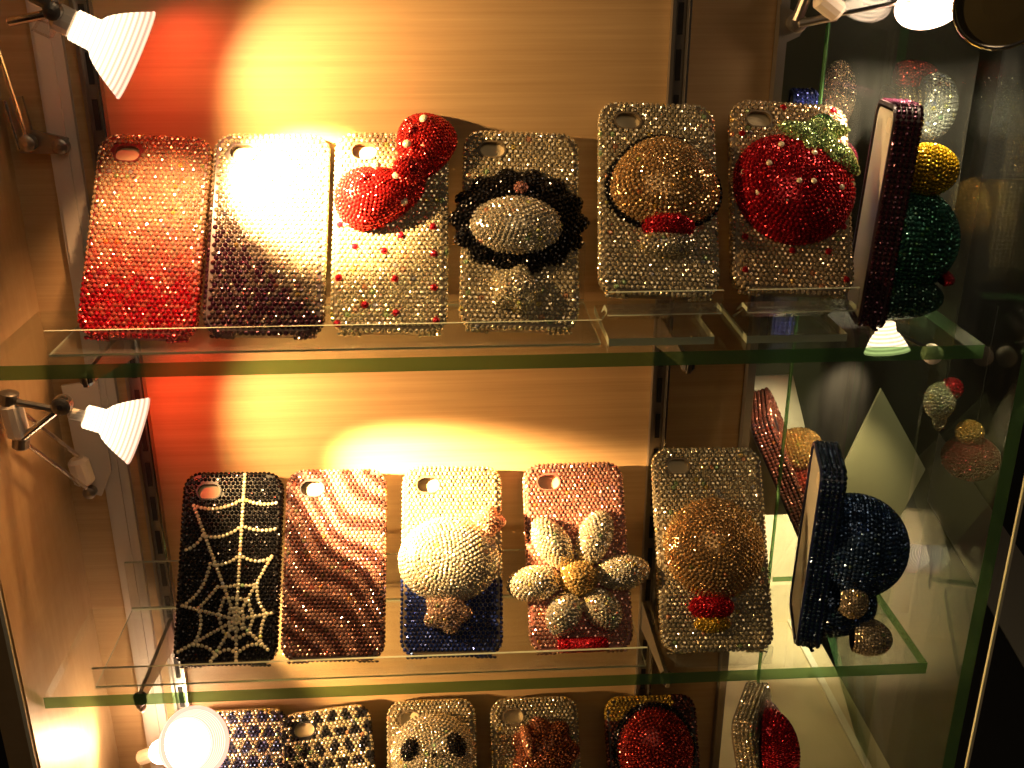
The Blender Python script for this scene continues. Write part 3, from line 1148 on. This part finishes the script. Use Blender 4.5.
def reflector(parent, neck, mouth, rmouth, rneck, material, world_off):
    """the glass bowl; its own axis is local z so the ribs ring it"""
    neck, mouth = np.array(neck, float), np.array(mouth, float)
    L = float(np.linalg.norm(mouth-neck))
    d = Vector((mouth-neck)/L)
    mb = MB()
    prof = [(0, rneck*.8), (1, rneck), (L*.34, rneck*1.05)]
    for i in range(1, 9):
        t = i/8
        prof.append((L*(.34+.60*t), rneck*1.05+(rmouth-rneck*1.05)*t**.72))
    prof += [(L*.97, rmouth*1.04), (L, rmouth*1.03), (L, rmouth*.93), (L*.95, rmouth*.9)]
    for t in (.75, .5, .25):
        prof.append((L*(.36+.58*t), (rneck*1.0+(rmouth-rneck)*t**.72)*.93))
    prof.append((L*.36, 1.0))
    mb.lathe((0, 0, 0), (0, 0, 1), prof, 40)
    mtx = Matrix.Translation(Vector([(c-w)*MM for c, w in zip(neck, world_off)])) @ d.to_track_quat('Z', 'Y').to_matrix().to_4x4()
    return mb.build('reflector', material, parent, smooth=True, matrix=mtx)


class Lamp:
    def __init__(self, base, label):
        self.b = np.array(base, float)
        self.o = empty('halogen_lamp', base, label, 'lamp')

    def rod(self, name, a, b, r, m='chrome'):
        mb = MB(); mb.rod(np.array(a)-self.b, np.array(b)-self.b, r)
        return mb.build(name, MT[m], self.o, smooth=False)

    def knob(self, p, r=4.5, t=6, ax=(0, -1, 0), m='steel'):
        p = np.array(p)-self.b
        ax = np.array(ax, float)
        mb = MB(); mb.lathe(p-ax*t/2, p+ax*t/2, [(0, r*.8), (1, r), (t-1.2, r), (t-.6, r*.75), (t, r*.3)], 16)
        return mb.build('knob', MT[m], self.o)

    def plate(self, name, pts, y0, y1, m='steel'):
        mb = MB(); mb.prism([(p[0]-self.b[0], p[2]-self.b[2]) for p in pts], 1, y0-self.b[1], y1-self.b[1])
        return mb.build(name, MT[m], self.o)


LG = lamp_glass('lit_halogen_bowl', 5.0)
# upper left
A = lambda u, v, y: aty(y, u, v)
la = Lamp(A(25, 150, 88), 'lit halogen lamp on an arm at the top left corner')
n0, m0 = A(72, 24, 12), A(137, 56, 20)
reflector(la.o, n0, m0, 22, 7.5, LG, la.b)
la.rod('socket', A(52, 14, 10), A(76, 26, 12), 6.6, 'ceramic')
la.knob(A(53, 11, 4), 4.2, 7)
la.rod('bracket', A(8, 22, 18), A(58, 12, 12), 2.2, 'chrome')
la.rod('bracket', A(30, -4, 14), A(60, 10, 10), 2.6, 'steel')
la.plate('clear_block', [A(40, 20, 10), A(58, 26, 10), A(52, 38, 10), A(34, 30, 10)], 6, 12, 'acryl')
la.rod('rod', A(-5, 40, 60), A(28, 142, 84), 1.3)
la.rod('rod', A(4, 100, 84), A(20, 150, 84), 1.2)
la.knob(A(28, 143, 82), 4.6, 8)
la.knob(A(61, 146, 86), 4.4, 8)
la.plate('mount_plate', [A(10, 98, 88), A(22, 96, 88), A(32, 130, 88), A(68, 138, 88), A(66, 154, 88), A(20, 153, 88)], 87, 89.6)
# lower left
lb = Lamp(A(92, 488, 88), 'lit halogen lamp on a folding rod arm beside the spider web case shelf')
n1, m1 = A(84, 416, 14), A(139, 431, 20)
reflector(lb.o, n1, m1, 18.5, 6.5, LG, lb.b)
lb.rod('socket', A(68, 413, 12), A(88, 417, 14), 3.2, 'ceramic')
lb.rod('acrylic_cylinder', A(10, 402, 14), A(20, 438, 14), 6.0, 'ceramic')
lb.knob(A(9, 398, 14), 5.0, 8, (.2, 0, .95))
lb.knob(A(21, 442, 14), 4.6, 8, (.2, 0, .95))
lb.knob(A(62, 405, 10), 5.2, 8)
lb.rod('bracket', A(16, 402, 12), A(58, 410, 12), 2.0, 'steel')
lb.rod('bracket', A(20, 440, 12), A(60, 408, 12), 2.0, 'chrome')
lb.rod('rod', A(24, 442, 18), A(86, 488, 80), 1.4)
lb.rod('rod', A(24, 414, 22), A(78, 456, 82), 1.4)
lb.rod('lower_cylinder', A(77, 458, 84), A(86, 484, 84), 6.5, 'ceramic')
lb.knob(A(90, 492, 84), 4.0, 7)
lb.plate('mount_plate', [A(62, 385, 88), A(98, 380, 88), A(112, 470, 88), A(102, 495, 88), A(84, 490, 88)], 86.5, 88.5, 'plastic')
# bottom left
lc = Lamp(A(150, 800, 88), 'glowing halogen lamp half in frame under the lower shelf at left')
n2, m2 = A(160, 752, 60), A(196, 742, 26)
reflector(lc.o, n2, m2, 22, 8, lamp_glass('lit_halogen_bowl_front', 75.0), lc.b)
lc.rod('socket', A(140, 758, 66), A(160, 752, 60), 5, 'ceramic')
lc.rod('rod', A(140, 760, 70), A(150, 800, 86), 1.4)
lc.knob(A(142, 708, 40), 2.5, 5)
# top right
ld = Lamp(A(782, 25, 93), 'blown-out halogen lamp on a thin arm at the top right')
n3, m3 = A(925, -30, 66), A(930, 6, 48)
reflector(ld.o, n3, m3, 17, 7, lamp_glass('lit_halogen_bowl_right', 40.0), ld.b)
ld.plate('mount_plate', [A(779, 4, 93), A(795, 12, 93), A(806, 24, 93), A(798, 36, 93), A(777, 46, 93)], 90.5, 92.8)
ld.knob(A(797, 23, 86), 5.0, 9)
ld.rod('bracket', A(796, 22, 84), A(808, -8, 80), 3.2, 'steel')
ld.rod('bracket', A(798, 24, 82), A(838, 16, 76), 2.4, 'steel')
ld.rod('acrylic_cylinder', A(818, -4, 76), A(840, 14, 76), 6.0, 'ceramic')
ld.rod('rod', A(840, 14, 74), A(912, 0, 60), 1.2)
# smoked disc lamp, unlit side
le = Lamp(A(1000, 10, 20), 'round dark lamp disc with a thin metal rim in the top right corner')
mb = MB()
e0 = A(1004, 2, 20)
dv = np.array((-.30, -.86, -.30)); dv /= np.linalg.norm(dv)
mb.lathe(e0-le.b, e0-le.b+dv, [(-16, 8), (-10, 18), (0, 23), (.8, 23)], 40)
mb.build('lamp_body', MT['steel'], le.o)
mb = MB(); mb.lathe(e0-le.b+dv*.5, e0-le.b+dv*1.5, [(0, 23), (-.5, 24.2), (2.0, 24.2), (2.4, 22.2), (.6, 21.8)], 40, caps=False); mb.build('rim', MT['chrome'], le.o, smooth=True)
mb = MB(); mb.lathe(e0-le.b+dv*.8, e0-le.b+dv*1.8, [(0, 21.9), (.5, 21.9), (1.6, 10)], 40); mb.build('lamp_face', MT['disc'], le.o)
# under the upper shelf at right
lf = Lamp(A(905, 352, 70), 'small lit lamp under the right end of the upper shelf')
n4, m4 = A(885, 322, 66), A(887, 352, 62)
reflector(lf.o, n4, m4, 13, 6, lamp_glass('lit_halogen_bowl_small', 5.0), lf.b)
lf.rod('rod', A(890, 330, 70), A(935, 352, 72), 1.3)
lf.knob(A(932, 354, 70), 6, 8, m='ceramic')

# unseen lamp added behind the blue ball to brighten the rear board and floor
added_lamp = Lamp(aty(124, 872, 552), 'small lamp glowing behind the blue ball case')
n5, m5 = aty(116, 872, 548), aty(136, 874, 556)
reflector(added_lamp.o, n5, m5, 11, 5, lamp_glass('added_bowl_rear', 5.0), added_lamp.b)
added_lamp.rod('rod', n5, n5+np.array((-2, -1, -30)), 1.3)


def beam(n, m, target, *a, **k):
    d = (m-n)/np.linalg.norm(m-n)
    return spot_light(m+d*2, target, *a, **k)




def half_angle(m, target, p):
    a, b = np.array(target)-m, np.array(p)-m
    return math.degrees(math.acos(float(np.dot(a, b)/np.linalg.norm(a)/np.linalg.norm(b))))


t0, t1 = np.array((290, 75, 285.)), np.array((300, 78, 95.))
beam(n0, m0, t0, 3.5, 2*half_angle(m0, t0, aty(95, 205, 90)), .8)
beam(n0, m0, (160, 66, 290), 120.0, 44, 1.0)
beam(n0, m0, (88, 42, 268), 3.5, 75, 1.0, col=(1, .5, .2))
beam(n1, m1, t1, 3.3, 2*half_angle(m1, t1, aty(95, 205, 410)), .8)
beam(n1, m1, (208, 68, 90), 85.0, 38, 1.0)
beam(n2, m2, (330, 60, -60), 3.5, 150, .6)
spot_light(n2+np.array((-14, 6, 6)), (0, 26, -72), .6, 140, .9, .005, (1, .62, .3), 'lamp_leak')
beam(n3, m3, (560, 150, 240), 6.0, 104, .7, col=(1, .78, .48))
beam(n4, m4, (545, 140, -192), 1.5, 50, .9, col=(1, .70, .36))
beam(n4, m4, (484, 145, 85), 2.2, 46, .9, col=(1, .72, .42))
beam(n5, m5, (565, 318, -140), 5.0, 62, .9, col=(1, .82, .58))  # beam of the added rear lamp
# red light leaking through the coated bowls on to the wall behind them
q0, q1 = n0+(m0-n0)*.6+np.array((3, 22, 2)), n1+(m1-n1)*.6+np.array((3, 20, 2))
spot_light(q0, (112, 95, 330), .34, 105, .8, .003, (1, .055, .015), 'lamp_leak')
spot_light(q1, (100, 95, 140), .32, 105, .8, .003, (1, .055, .015), 'lamp_leak')

# dim unseen area light added overhead as ambient fill
l = bpy.data.lights.new('shop_fill', 'AREA')
l.energy = 2.2; l.size = .8; l.color = (1, .72, .42)
o = bpy.data.objects.new('shop_fill', l); COL.objects.link(o)
o.location = (.4, -1.2, 1.5)
o.rotation_euler = (math.radians(42), 0, 0)

w = bpy.data.worlds.new('dim_shop'); SC.world = w; w.use_nodes = True
w.node_tree.nodes['Background'].inputs[0].default_value = (1.0, .78, .55, 1)
w.node_tree.nodes['Background'].inputs[1].default_value = .012

SC.view_settings.view_transform = 'Standard'
SC.view_settings.look = 'None'
SC.view_settings.gamma = 1
SC.view_settings.use_curve_mapping = False
SC.view_settings.exposure = 0.1
try:
    SC.cycles.transparent_max_bounces = 24
    SC.cycles.max_bounces = 8
except Exception:
    pass
